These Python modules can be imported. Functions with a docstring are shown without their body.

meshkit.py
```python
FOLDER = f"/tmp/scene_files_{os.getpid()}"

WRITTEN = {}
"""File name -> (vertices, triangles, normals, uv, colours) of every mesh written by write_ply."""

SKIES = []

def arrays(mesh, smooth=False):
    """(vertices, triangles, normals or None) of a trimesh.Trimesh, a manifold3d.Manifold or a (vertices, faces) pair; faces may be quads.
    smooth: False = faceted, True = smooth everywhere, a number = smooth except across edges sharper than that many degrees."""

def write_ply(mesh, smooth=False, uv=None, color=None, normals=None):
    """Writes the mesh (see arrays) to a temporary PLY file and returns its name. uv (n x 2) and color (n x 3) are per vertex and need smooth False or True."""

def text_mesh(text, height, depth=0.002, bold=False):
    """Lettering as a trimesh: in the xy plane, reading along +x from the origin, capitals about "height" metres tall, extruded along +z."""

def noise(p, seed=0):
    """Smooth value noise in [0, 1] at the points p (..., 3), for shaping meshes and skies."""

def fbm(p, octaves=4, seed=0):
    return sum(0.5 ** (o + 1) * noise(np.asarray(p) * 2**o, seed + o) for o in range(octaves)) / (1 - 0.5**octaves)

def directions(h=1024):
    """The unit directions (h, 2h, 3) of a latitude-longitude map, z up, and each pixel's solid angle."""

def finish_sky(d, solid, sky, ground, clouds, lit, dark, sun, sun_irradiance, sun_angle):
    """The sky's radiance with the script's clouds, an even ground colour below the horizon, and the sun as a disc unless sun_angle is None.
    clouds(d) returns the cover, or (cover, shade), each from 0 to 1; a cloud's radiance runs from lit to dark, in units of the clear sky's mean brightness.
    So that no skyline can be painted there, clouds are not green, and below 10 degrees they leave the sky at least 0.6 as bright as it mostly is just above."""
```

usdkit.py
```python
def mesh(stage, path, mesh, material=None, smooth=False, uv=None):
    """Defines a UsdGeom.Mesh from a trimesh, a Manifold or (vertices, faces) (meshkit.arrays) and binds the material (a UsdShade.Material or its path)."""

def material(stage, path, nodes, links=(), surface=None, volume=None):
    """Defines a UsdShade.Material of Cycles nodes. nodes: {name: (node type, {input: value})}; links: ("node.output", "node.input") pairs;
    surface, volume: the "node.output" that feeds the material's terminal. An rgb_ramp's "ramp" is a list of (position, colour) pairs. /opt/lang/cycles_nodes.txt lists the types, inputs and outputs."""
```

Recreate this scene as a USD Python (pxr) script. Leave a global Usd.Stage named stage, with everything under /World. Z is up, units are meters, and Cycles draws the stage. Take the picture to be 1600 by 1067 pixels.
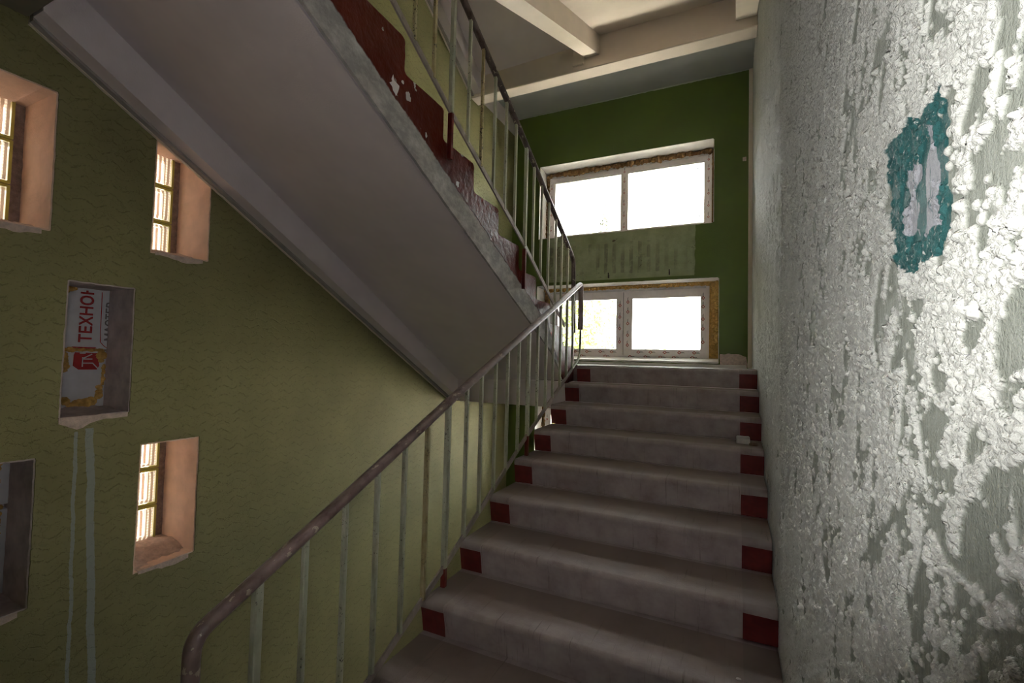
import math, random
import numpy as np, trimesh, usdkit, meshkit
import shapely.geometry as sg
import shapely.affinity as sa
from shapely.ops import unary_union
from pxr import Usd, UsdGeom, UsdLux, UsdShade, Gf, Sdf, Vt

stage = Usd.Stage.CreateInMemory()
UsdGeom.SetStageUpAxis(stage, 'Z'); UsdGeom.SetStageMetersPerUnit(stage, 1.0)
UsdGeom.Xform.Define(stage, '/World'); UsdGeom.Scope.Define(stage, '/World/Looks')

# ---------------------------------------------------------------- camera, sky, lights, exposure
CAM = np.array([-.1682, -4.0001, .0527]); YAW, PITCH, ROLL, FPX = .4454, .0389, .0239, 729.05
cy_, sy_, cp_, sp_, cr_, sr_ = math.cos(YAW), math.sin(YAW), math.cos(PITCH), math.sin(PITCH), math.cos(ROLL), math.sin(ROLL)
FW = np.array([-sy_*cp_, cy_*cp_, sp_]); RT0 = np.array([cy_, sy_, 0]); UP0 = np.cross(RT0, FW)
RT, UP = cr_*RT0+sr_*UP0, -sr_*RT0+cr_*UP0
cam = UsdGeom.Camera.Define(stage, '/World/camera')
cam.CreateHorizontalApertureAttr(36.0); cam.CreateFocalLengthAttr(36.0*FPX/1600)
cam.CreateClippingRangeAttr((0.02, 1000.0))
mt = Gf.Matrix4d(1)
for i_, r_ in enumerate((RT, UP, -FW)): mt.SetRow(i_, Gf.Vec4d(*map(float, r_), 0))
mt.SetRow(3, Gf.Vec4d(*map(float, CAM), 1)); cam.AddTransformOp().Set(mt)
cam.CreateExposureAttr(0.0)
sky = UsdLux.DomeLight.Define(stage, '/World/sky'); sky.CreateIntensityAttr(7.0); sky.CreateColorAttr(Gf.Vec3f(1.0, .985, .96))
sun = UsdLux.DistantLight.Define(stage, '/World/sun'); sun.CreateIntensityAttr(720000.0); sun.CreateAngleAttr(.53); sun.CreateColorAttr(Gf.Vec3f(1.0, .95, .87))
sun.AddRotateXYZOp().Set(Gf.Vec3f(38, 14, 0))     # high sun on the far side of the house: it lights the yard, not the rooms
# the camera's own small flash, a little up and left of the lens
fl = UsdLux.SphereLight.Define(stage, '/World/camera_flash'); fl.CreateRadiusAttr(.016); fl.CreateIntensityAttr(2600.0); fl.CreateColorAttr(Gf.Vec3f(1, .98, .95))
sh = UsdLux.ShapingAPI.Apply(fl.GetPrim()); sh.CreateShapingConeAngleAttr(70.0); sh.CreateShapingConeSoftnessAttr(.5)
FDIR = FW*.90+UP*.34+RT*.03; FDIR /= np.linalg.norm(FDIR); FRT = np.cross(FDIR, UP); FRT /= np.linalg.norm(FRT); FUP = np.cross(FRT, FDIR); FP = CAM-.05*RT+.045*UP+.0*FW
m2 = Gf.Matrix4d(1)
for i_, r_ in enumerate((FRT, FUP, -FDIR)): m2.SetRow(i_, Gf.Vec4d(*map(float, r_), 0))
m2.SetRow(3, Gf.Vec4d(*map(float, FP), 1)); fl.AddTransformOp().Set(m2)

# ---------------------------------------------------------------- helpers
used = {}
def numbered(parent, name):
    k = (parent, name); n = used.get(k, 0); used[k] = n+1
    return f'{parent}/{name}' if n == 0 else f'{parent}/{name}_{n:03d}'
def tag(prim, label=None, cat=None, group=None, kind=None):
    p = prim.GetPrim() if hasattr(prim, 'GetPrim') else prim
    for k, v in (('label', label), ('category', cat), ('group', group), ('kind', kind)):
        if v: p.SetCustomDataByKey(k, v)
    return p
def obj(name, mesh, mat, parent=None, smooth=30, label=None, attrs=None):
    pp = '/World' if parent is None else str(parent.GetPath())
    off = None
    if parent is not None:
        q = parent
        off = np.zeros(3)
        while str(q.GetPath()) != '/World':
            o = OFFS.get(str(q.GetPath()))
            if o is not None: off = off+o
            q = q.GetParent()
    v, f = (np.asarray(mesh.vertices), np.asarray(mesh.faces)) if isinstance(mesh, trimesh.Trimesh) else (meshkit.arrays(mesh)[:2])
    if off is not None and np.any(off): v = v-off
    m = usdkit.mesh(stage, numbered(pp, name), trimesh.Trimesh(v, f, process=False), MATS[mat], smooth=smooth)
    if attrs:
        for k, a in attrs.items():
            UsdGeom.PrimvarsAPI(m).CreatePrimvar(k, Sdf.ValueTypeNames.FloatArray, 'vertex').Set(Vt.FloatArray.FromNumpy(np.asarray(a, np.float32)))
    if label: tag(m, label)
    return m.GetPrim()
OFFS = {}
def thing(name, label, cat, loc=(0, 0, 0), group=None, kind=None):
    path = numbered('/World', name)
    x = UsdGeom.Xform.Define(stage, path); x.AddTranslateOp().Set(Gf.Vec3d(*map(float, loc)))
    OFFS[path] = np.array(loc, float)
    return tag(x, label, cat, group, kind)
def struct(name, mesh, mat, label, cat='structure', smooth=30, attrs=None):
    return tag(obj(name, mesh, mat, None, smooth, attrs=attrs), label, cat, None, 'structure')
cat_ = trimesh.util.concatenate
def bx(x0, x1, y0, y1, z0, z1, b=0):
    x0, x1 = min(x0, x1), max(x0, x1); y0, y1 = min(y0, y1), max(y0, y1); z0, z1 = min(z0, z1), max(z0, z1)
    if b <= 0:
        m = trimesh.creation.box((x1-x0, y1-y0, z1-z0)); m.apply_translation(((x0+x1)/2, (y0+y1)/2, (z0+z1)/2)); return m
    pts = []
    for sx in (0, 1):
        for sy in (0, 1):
            for sz in (0, 1):
                X, Y, Z = (x0, x1)[sx], (y0, y1)[sy], (z0, z1)[sz]; dx, dy, dz = b*(1-2*sx), b*(1-2*sy), b*(1-2*sz)
                pts += [(X, Y+dy, Z+dz), (X+dx, Y, Z+dz), (X+dx, Y+dy, Z)]
    return trimesh.convex.convex_hull(np.array(pts))
def prism_x(poly, x0, x1):      # polygon in (y, z) extruded along x
    if hasattr(poly, 'geoms'): return trimesh.util.concatenate([prism_x(g, x0, x1) for g in poly.geoms if g.geom_type == 'Polygon'])
    m = trimesh.creation.extrude_polygon(poly, x1-x0, engine='earcut')
    v = m.vertices.copy(); m.vertices = np.stack([x0+v[:, 2], v[:, 0], v[:, 1]], 1); return m
def prism_y(poly, y0, y1):      # polygon in (x, z) extruded along y
    if hasattr(poly, 'geoms'): return trimesh.util.concatenate([prism_y(g, y0, y1) for g in poly.geoms if g.geom_type == 'Polygon'])
    m = trimesh.creation.extrude_polygon(poly, y1-y0, engine='earcut')
    v = m.vertices.copy(); m.vertices = np.stack([v[:, 0], y1-v[:, 2], v[:, 1]], 1); return m
def noisy_ring(pts, step=.012, amp=.004, seed=0):
    p = sg.Polygon(pts); L = p.exterior.length; n = max(8, int(L/step)); out = []
    q = [np.array(p.exterior.interpolate(L*i/n).coords[0]) for i in range(n)]
    q = np.array(q); nz = meshkit.fbm(np.c_[q*30, np.full(len(q), seed*1.7)], 3, seed)-.5; nw = meshkit.fbm(np.c_[q*30, np.full(len(q), seed*1.7+9)], 3, seed+5)-.5
    r = sg.Polygon(q+np.c_[nz, nw]*2*amp).buffer(0)
    return max(r.geoms, key=lambda g: g.area) if hasattr(r, 'geoms') else r
def tube(path, ru, rv, n=12, up=(1, 0, 0), closed_ends=True):
    """Sweep of an ellipse (ru along 'up', rv across) down a polyline."""
    path = np.asarray(path, float); T = np.gradient(path, axis=0); T /= np.linalg.norm(T, axis=1)[:, None]
    U = np.tile(np.array(up, float), (len(path), 1)); U -= (U*T).sum(1)[:, None]*T; U /= np.linalg.norm(U, axis=1)[:, None]; V = np.cross(T, U)
    a = np.linspace(0, 2*np.pi, n, endpoint=False)
    rings = path[:, None]+U[:, None]*(ru*np.cos(a))[None, :, None]+V[:, None]*(rv*np.sin(a))[None, :, None]
    v = rings.reshape(-1, 3); f = []
    for i in range(len(path)-1):
        for j in range(n):
            k = (j+1) % n; A, B, C, D = i*n+j, i*n+k, (i+1)*n+k, (i+1)*n+j
            f += [(A, B, C), (A, C, D)]
    v = np.vstack([v, path[0], path[-1]]); c0, c1 = len(v)-2, len(v)-1
    for j in range(n):
        k = (j+1) % n; f += [(c0, k, j), (c1, (len(path)-1)*n+j, (len(path)-1)*n+k)]
    m = trimesh.Trimesh(v, np.array(f), process=False)
    if m.volume < 0: m.invert()
    return m
def bar(a, b, w, h, up=(1, 0, 0)):    # rectangular bar, w along up, h across
    a, b = np.array(a, float), np.array(b, float); t = (b-a)/np.linalg.norm(b-a); u = np.array(up, float); u -= u.dot(t)*t; u /= np.linalg.norm(u); v = np.cross(t, u)
    P = []
    c = min(w, h)*.12
    for e, s in ((a, 1), (b, -1)):
        for su in (-1, 1):
            for sv in (-1, 1):
                P += [e+u*su*(w/2-c)+v*sv*h/2, e+u*su*w/2+v*sv*(h/2-c)]
    return trimesh.convex.convex_hull(np.array(P))
def grid(nu, nv):
    i = np.arange(nu*nv).reshape(nu, nv); a, b, c, d = i[:-1, :-1].ravel(), i[1:, :-1].ravel(), i[1:, 1:].ravel(), i[:-1, 1:].ravel()
    return np.vstack([np.c_[a, b, c], np.c_[a, c, d]])
def blob(c, r, seed, amp=.35, sub=3, freq=3):
    m = trimesh.creation.icosphere(sub, 1.0); v = m.vertices
    n = meshkit.fbm(v*freq*.7+seed*3.1, 3, seed); m.vertices = v*(1+amp*2*(n-.5))[:, None]*np.array(r)+np.array(c); return m
def foam(path, r, seed, spread=.006):
    """An uneven bead of gun foam along a polyline: overlapping lumps joined into one part."""
    rnd = random.Random(seed); path = np.asarray(path, float); out = []
    seg = np.linalg.norm(np.diff(path, axis=0), axis=1); L = seg.sum(); n = max(3, int(L/(r*.85))); cum = np.r_[0, np.cumsum(seg)]
    for i in range(n):
        s = L*(i+.5)/n; p = np.array([np.interp(s, cum, path[:, k]) for k in range(3)])
        p = p+np.array([rnd.uniform(-1, 1) for _ in range(3)])*spread; q = r*rnd.uniform(.7, 1.3)
        out.append(blob(p, (q, q*rnd.uniform(.9, 1.4), q*rnd.uniform(.9, 1.3)), seed*50+i, .3, 2))
    return cat_(out)

# ---------------------------------------------------------------- materials
MATS = {}
class NG:
    def __init__(s, name): s.name, s.n, s.l, s.k = name, {}, [], 0
    def __call__(s, kind, out, **inp):
        s.k += 1; nm = f'n{s.k}'; c = {}
        for k, v in inp.items():
            if isinstance(v, str) and v[:1] == '@': s.l.append((v[1:], f'{nm}.{k}'))
            else: c[k] = v
        s.n[nm] = (kind, c); return f'@{nm}.{out}'
    def m(s, op, a, b=0., c=None, clamp=False):
        d = dict(math_type=op, value1=a, value2=b)
        if c is not None: d['value3'] = c
        if clamp: d['use_clamp'] = True
        return s('math', 'value', **d)
    def pos(s):
        if not hasattr(s, 'p'):
            s.p = s('geometry', 'position'); x = s('separate_xyz', 'x', vector=s.p); b = x.rsplit('.', 1)[0]
            s.x, s.y, s.z = x, b+'.y', b+'.z'
        return s.p
    def scaled(s, sc, loc=(0, 0, 0)): return s('mapping', 'vector', mapping_type='point', vector=s.pos(), scale=sc, location=loc)
    def noise(s, scale, detail=4, rough=.55, vec=None, dist=0., out='fac'): return s('noise_texture', out, dimensions='3D', vector=vec or s.pos(), scale=scale, detail=detail, roughness=rough, distortion=dist)
    def ramp(s, fac, stops, out='color'): return s('rgb_ramp', out, ramp=stops, fac=fac)
    def step(s, v, a, b): return s('map_range', 'result', range_type='smoothstep', value=v, from_min=a, from_max=b, to_min=0., to_max=1., clamp=True)
    def mix(s, f, a, b, t='mix'): return s('mix', 'color', mix_type=t, fac=f, color1=a, color2=b)
    def bump(s, h, dist, strength=1., normal=None):
        d = dict(height=h, distance=dist, strength=strength)
        if normal: d['normal'] = normal
        return s('bump', 'normal', **d)
    def done(s, surf):
        MATS[s.name] = usdkit.material(stage, f'/World/Looks/{s.name}', s.n, s.l, surface=surf[1:])
    def pbsdf(s, **k): s.done(s('principled_bsdf', 'BSDF', **k))

def plain(name, col, rough=.6, var=.15, scale=20, bump=0., bscale=60, **kw):
    g = NG(name); c = np.array(col)
    n = g.noise(scale, 5, .6); col_ = g.ramp(n, [(.3, tuple(c*(1-var))), (.7, tuple(c*(1+var)))])
    k = dict(base_color=col_, roughness=rough, **kw)
    if bump: k['normal'] = g.bump(g.noise(bscale, 5, .65), bump)
    g.pbsdf(**k)
# whitewashed plaster and concrete
plain('whitewash', (.70, .64, .66), .85, .07, 3, .0015, 130)
plain('whitewash_shaded_blue', (.40, .42, .415), .85, .06, 4, .0012, 120)  # ceiling whitewash, its dim bluish shade put into the colour
plain('whitewash_pale', (.70, .61, .53), .85, .05, 4, .0012, 120)  # pale whitewash, the warm light on the cross beam put into the colour
plain('reveal_plaster', (.76, .57, .465), .9, .12, 9, .002, 90)
plain('mortar', (.27, .20, .18), .95, .3, 40, .004, 120)
plain('niche_plaster', (.46, .38, .37), .95, .22, 14, .003, 80)
plain('crumbled', (.56, .44, .39), .95, .2, 40, .003, 160)
plain('pvc', (.82, .77, .78), .35, .06, 12)
plain('white_paint', (.72, .69, .66), .5, .08, 12, .001, 60)
plain('foam', (.50, .30, .08), .8, .35, 45, .002, 150)
plain('foam_old', (.24, .13, .045), .85, .45, 40, .003, 150)
plain('film', (.62, .60, .62), .2, .1, 30)
plain('print_red', (.36, .02, .022), .5, .1, 60)
plain('print_grey', (.16, .14, .15), .6, .1, 60)
plain('board', (.56, .56, .60), .7, .06, 25, .0006, 200)
plain('black_rubber', (.02, .02, .02), .6, .1, 60)
plain('red_enamel_post', (.11, .012, .009), .3, .25, 40)
plain('floor_concrete', (.20, .165, .16), .8, .25, 12, .002, 90)
plain('ground', (.43, .40, .35), .95, .2, .8)
plain('bark', (.16, .12, .09), .9, .3, 20)
plain('debris_white', (.50, .46, .45), .8, .1, 40, .001, 120)
plain('debris_brown', (.16, .1, .08), .9, .2, 40)
plain('plywood_dark', (.06, .05, .045), .8, .2, 30)
plain('red_paint_band', (.115, .012, .010), .55, .3, 25, .001, 150)
plain('landing_olive', (.20, .185, .14), .9, .12, 6, .001, 90)  # even dark olive tone for the underside of the upper landing
plain('gap_dark', (.36, .325, .315), .9, .1, 20)
plain('teal_door', (.16, .09, .05), .5, .15, 10)

def mk_tread():
    g = NG('tread'); a = g.noise(9, 6, .62); b = g.noise(160, 3, .6); streak = g.noise(1., 5, .7, g.scaled((60, 3, 3)))
    c = g.ramp(a, [(.25, (.225, .17, .17)), (.5, (.325, .265, .265)), (.75, (.41, .35, .347))])
    c = g.mix(g.m('multiply', g.step(streak, .58, .72), .55), c, (.07, .05, .047))
    c = g.mix(g.step(b, .62, .75), c, (.34, .30, .29))
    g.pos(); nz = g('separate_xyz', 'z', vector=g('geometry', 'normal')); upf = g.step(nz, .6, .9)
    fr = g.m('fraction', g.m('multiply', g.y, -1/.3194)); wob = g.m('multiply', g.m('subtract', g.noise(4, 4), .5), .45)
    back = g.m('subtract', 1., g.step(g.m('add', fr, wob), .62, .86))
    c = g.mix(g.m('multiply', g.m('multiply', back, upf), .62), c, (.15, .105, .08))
    lane = g.m('maximum', g.m('greater_than', g.x, -.134), g.m('less_than', g.x, -1.314))
    c = g.mix(g.m('multiply', lane, .28), c, (.12, .10, .098))
    g.pbsdf(base_color=c, roughness=g.ramp(a, [(.3, (.45,)*3), (.7, (.72,)*3)]), normal=g.bump(g.m('add', g.m('multiply', a, .5), g.m('multiply', b, .35)), .004))
mk_tread()

def mk_wallpaper():
    g = NG('wallpaper'); g.pos()
    wob = g.m('multiply', g.m('subtract', g.noise(20, 4, .65), .5), .055)
    tri = g.m('pingpong', g.m('add', g.y, wob), .048)
    zz = g.m('add', g.z, g.m('multiply', tri, .55)); zz = g.m('add', zz, g.m('multiply', g.m('subtract', g.noise(22, 3), .5), .03))
    fr = g.m('fraction', g.m('multiply', zz, 1/.050)); d = g.m('absolute', g.m('subtract', fr, .5))
    line = g.m('subtract', 1., g.step(d, .02, .09))
    line = g.m('multiply', line, g.step(g.noise(52, 5, .7), .45, .56))
    crack = g('voronoi_texture', 'distance', feature='distance_to_edge', vector=g.scaled((1, 42, 60)), scale=1., randomness=1.)
    crack = g.m('multiply', g.m('subtract', 1., g.step(crack, .015, .06)), g.step(g.noise(30, 3), .47, .6))
    pat = g.m('maximum', line, g.m('multiply', crack, .55))
    base = g.ramp(g.noise(2.2, 5, .6), [(.3, (.205, .193, .088)), (.7, (.262, .246, .114))])
    c = g.mix(g.m('multiply', pat, .42), base, (.08, .07, .024))
    spk = g.step(g.noise(120, 2), .64, .72); c = g.mix(g.m('multiply', spk, .45), c, (.12, .10, .035))
    # blue-grey distemper runs under the boarded niche
    def run(y0, z0, y1, z1, w, seed):
        t = g.m('multiply', g.m('subtract', g.z, z0), (y1-y0)/(z1-z0)); yc = g.m('add', t, y0)
        yc = g.m('add', yc, g.m('multiply', g.m('subtract', g.noise(5, 3, vec=g.scaled((1, .3, 1), (seed, 0, 0))), .5), .03))
        dd = g.m('absolute', g.m('subtract', g.y, yc)); dd = g.m('add', dd, g.m('multiply', g.m('subtract', g.noise(60, 3), .5), .008))
        return g.m('multiply', g.m('subtract', 1., g.step(dd, w*.8, w)), g.m('less_than', g.z, z0))
    r = g.m('maximum', run(-2.908, -.30, -2.85, -1.43, .0165, 1.), run(-2.957, -.31, -2.935, -1.38, .0075, 7.))
    c = g.mix(g.m('multiply', r, .75), c, (.32, .36, .36))
    edge = g.m('add', g.z, g.m('multiply', g.m('subtract', g.noise(12, 4), .5), .02))
    c = g.mix(g.m('multiply', g.step(edge, 2.975, 2.985), g.m('greater_than', g.y, .3)), c, (.55, .50, .48))
    g.pbsdf(base_color=c, roughness=.68, specular_ior_level=.22, normal=g.bump(g.m('add', g.m('multiply', pat, -1.), g.m('multiply', g.noise(90, 4), .7)), .0016, .8))
mk_wallpaper()

def mk_backgreen():
    g = NG('green_paint'); g.pos()
    c = g.ramp(g.noise(1.6, 5, .6), [(.3, (.075, .115, .015)), (.7, (.10, .152, .022))])
    wob = g.m('multiply', g.m('subtract', g.noise(9, 4), .5), .05)
    xx, zz = g.m('add', g.x, wob), g.m('add', g.z, wob)
    def inr(v, a, b): return g.m('multiply', g.step(v, a-.006, a+.006), g.m('subtract', 1., g.step(v, b-.006, b+.006)))
    patch = g.m('multiply', inr(xx, -2.29, -.56), inr(g.z, 1.02, 1.60))
    pc = g.ramp(g.noise(6, 5, .6), [(.3, (.26, .30, .18)), (.7, (.40, .44, .29))])
    st = g.m('sine', g.m('multiply', g.m('add', g.x, g.m('multiply', wob, .25)), 2*math.pi/.098))
    stripes = g.m('multiply', g.step(st, .0, .45), inr(g.m('add', zz, 0.), 1.09, 1.45))
    stripes = g.m('multiply', stripes, g.m('multiply', g.step(g.noise(3.5, 3, vec=g.scaled((1, 1, .4))), .36, .6), g.step(g.noise(14, 4, .65), .32, .55)))
    pc = g.mix(g.m('multiply', stripes, .62), pc, (.12, .125, .10))
    rust = g.m('multiply', g.step(g.noise(16, 6, .7), .58, .68), g.step(g.noise(3.3, 2, vec=g.scaled((1, 1, 2.), (3, 0, 0))), .52, .6))
    pc = g.mix(g.m('multiply', rust, .8), pc, (.07, .035, .025))
    c = g.mix(patch, c, pc)
    ceil = g.m('add', g.z, g.m('multiply', g.m('subtract', g.noise(14, 4), .5), .02))
    c = g.mix(g.step(ceil, 3.172, 3.178), c, (.40, .42, .415))  # same shaded bluish tone as the ceiling strip
    g.pbsdf(base_color=c, roughness=g.mix(patch, (.5,)*3, (.9,)*3), normal=g.bump(g.noise(70, 5, .6), .003))
mk_backgreen()

def mk_roughcast():
    g = NG('roughcast'); h = g('attribute', 'fac', attribute='relief'); mk = g('attribute', 'fac', attribute='mark'); br = g('attribute', 'fac', attribute='stroke')
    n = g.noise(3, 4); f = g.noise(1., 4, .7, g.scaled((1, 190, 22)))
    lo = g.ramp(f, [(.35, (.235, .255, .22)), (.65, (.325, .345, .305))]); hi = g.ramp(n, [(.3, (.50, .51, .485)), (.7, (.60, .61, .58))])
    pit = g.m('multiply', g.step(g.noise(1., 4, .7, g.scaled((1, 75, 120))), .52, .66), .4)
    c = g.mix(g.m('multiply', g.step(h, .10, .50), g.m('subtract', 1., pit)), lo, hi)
    c = g.mix(g.m('multiply', mk, g.step(g.noise(120, 4, .65), .30, .42)), c, g.ramp(g.noise(60, 4), [(.3, (.012, .065, .068)), (.7, (.04, .135, .135))]))
    c = g.mix(g.m('multiply', br, g.step(g.noise(1., 4, .7, g.scaled((1, 170, 25))), .30, .48)), c, (.33, .34, .37))
    g.pbsdf(base_color=c, roughness=.6, specular_ior_level=.22, diffuse_roughness=1., normal=g.bump(g.m('add', g.noise(1., 5, .7, g.scaled((1, 190, 120))), g.m('multiply', g.noise(420, 3), .7)), .0045))
mk_roughcast()

def mk_sidepaint():
    g = NG('stringer_paint'); g.pos()
    n = g.noise(16, 6, .68); wv = g.m('add', g.z, g.m('multiply', g.y, 1.2)); line = g.m('maximum', g.m('add', g.z, g.m('multiply', g.y, .444)), g.m('add', wv, .484)); line = g.m('add', line, g.m('multiply', g.m('subtract', n, .5), .05))
    red = g.step(line, .043-.006, .043+.006)
    peel = g.m('multiply', g.step(g.noise(9, 5, .62, g.scaled((1, 1, 1), (4., 2., 1.))), .655, .665), g.step(g.noise(2.2, 2), .5, .56))
    rc = g.ramp(g.noise(5, 4), [(.3, (.078, .008, .004)), (.7, (.125, .013, .006))])
    wp = g.ramp(g.noise(9, 7, .7, g.scaled((1, 1, 1.6))), [(.42, (.33, .315, .31)), (.52, (.42, .40, .39)), (.66, (.56, .54, .53))])
    m = g.m('multiply', red, g.m('subtract', 1., peel)); c = g.mix(m, wp, rc)
    hh = g.m('add', g.m('multiply', m, .35), g.m('add', g.m('multiply', g.noise(26, 5, .6), .55), g.m('multiply', g.noise(7, 3), .6)))
    g.pbsdf(base_color=c, roughness=g.mix(m, (.9,)*3, (.36,)*3), specular_ior_level=g.mix(m, (.1,)*3, (.11,)*3), normal=g.bump(hh, .008))
mk_sidepaint()

def mk_steel(name, a, b, rust_lo):
    g = NG(name); n = g.noise(1., 5, .65, g.scaled((30, 30, 14))); o = g.noise(70, 3)
    c = g.ramp(n, [(.3, a), (.7, b)])
    chip = g.m('multiply', g.step(g.noise(85, 4, .65), rust_lo, rust_lo+.05), g.step(g.noise(4, 3), .4, .6))
    c = g.mix(chip, c, (.035, .025, .018))
    g.pbsdf(base_color=c, roughness=.6, normal=g.bump(o, .0008))
mk_steel('steel_pale', (.31, .315, .23), (.42, .425, .325), .60)
mk_steel('steel_rusty', (.28, .21, .08), (.42, .37, .22), .54)
mk_steel('rail_bar', (.22, .18, .165), (.32, .27, .245), .62)
def mk_handrail(name, lo, hi, wear):
    g = NG(name); n = g.noise(1., 5, .6, g.scaled((30, 14, 14)))
    c = g.ramp(n, [(.3, lo), (.7, hi)])
    w = g.m('multiply', g.step(g.noise(1., 4, .6, g.scaled((60, 24, 34))), wear, wear+.035), g.step(g.noise(3.1, 2), .42, .52))
    c = g.mix(w, c, (.42, .36, .28)); g.pbsdf(base_color=c, roughness=g.ramp(n, [(.3, (.28,)*3), (.7, (.5,)*3)]), normal=g.bump(n, .001))
mk_handrail('handrail_plastic', (.13, .085, .078), (.26, .19, .18), .60)
mk_handrail('handrail_dark', (.045, .024, .02), (.15, .115, .11), .6)

def mk_glass():
    g = NG('window_glass'); g.done(g('mix_closure', 'closure', fac=g('fresnel', 'fac', IOR=1.5), closure1=g('transparent_bsdf', 'BSDF', color=(.93, .95, .94)), closure2=g('glossy_bsdf', 'BSDF', color=(1, 1, 1), roughness=.02)))
    g = NG('glass_block'); g.pos(); fl_ = g.m('sine', g.m('multiply', g.y, 2*math.pi/.0215)); rows = g.m('sine', g.m('multiply', g.z, 2*math.pi/.015))
    bright = g.m('multiply', g.step(fl_, -.3, .95), g.ramp(rows, [(0., (.62,)*3), (1., (1.,)*3)]))
    tcol = g.mix(bright, (.20, .15, .115), (.72, .67, .62))
    t = g('translucent_bsdf', 'BSDF', color=tcol); p = g('transparent_bsdf', 'BSDF', color=tcol)
    s1 = g('mix_closure', 'closure', fac=.45, closure1=t, closure2=p)
    g.done(g('mix_closure', 'closure', fac=g.m('multiply', g('fresnel', 'fac', IOR=1.45), .8), closure1=s1, closure2=g('glossy_bsdf', 'BSDF', color=(.9, .9, .85), roughness=.12)))
    g = NG('glass_edge'); g.done(g('mix_closure', 'closure', fac=.35, closure1=g('principled_bsdf', 'BSDF', base_color=(.42, .38, .14), roughness=.25), closure2=g('translucent_bsdf', 'BSDF', color=(.5, .44, .12))))
    g = NG('leaf'); n = g('object_info', 'random'); q = g.noise(2., 3); c = g.ramp(q, [(.3, (.10, .13, .04)), (.7, (.23, .26, .10))])
    g.done(g('mix_closure', 'closure', fac=.4, closure1=g('principled_bsdf', 'BSDF', base_color=c, roughness=.6), closure2=g('translucent_bsdf', 'BSDF', color=c)))
    g = NG('needle'); q = g.noise(2., 3); c = g.ramp(q, [(.3, (.010, .015, .005)), (.7, (.026, .034, .012))]); g.pbsdf(base_color=c, roughness=.7)
mk_glass()

# ---------------------------------------------------------------- dimensions
WL, WB, YF = -2.78, 1.4, -6.2            # left wall face, back wall face, wall behind the camera
T, H, WFL = .3194, .15, 1.432            # lower flight: going, rise, width
T2, H2, XU = .3048, .157, -1.465         # upper flight
ZT, ZBOT = 6.2, -4.7

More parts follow.
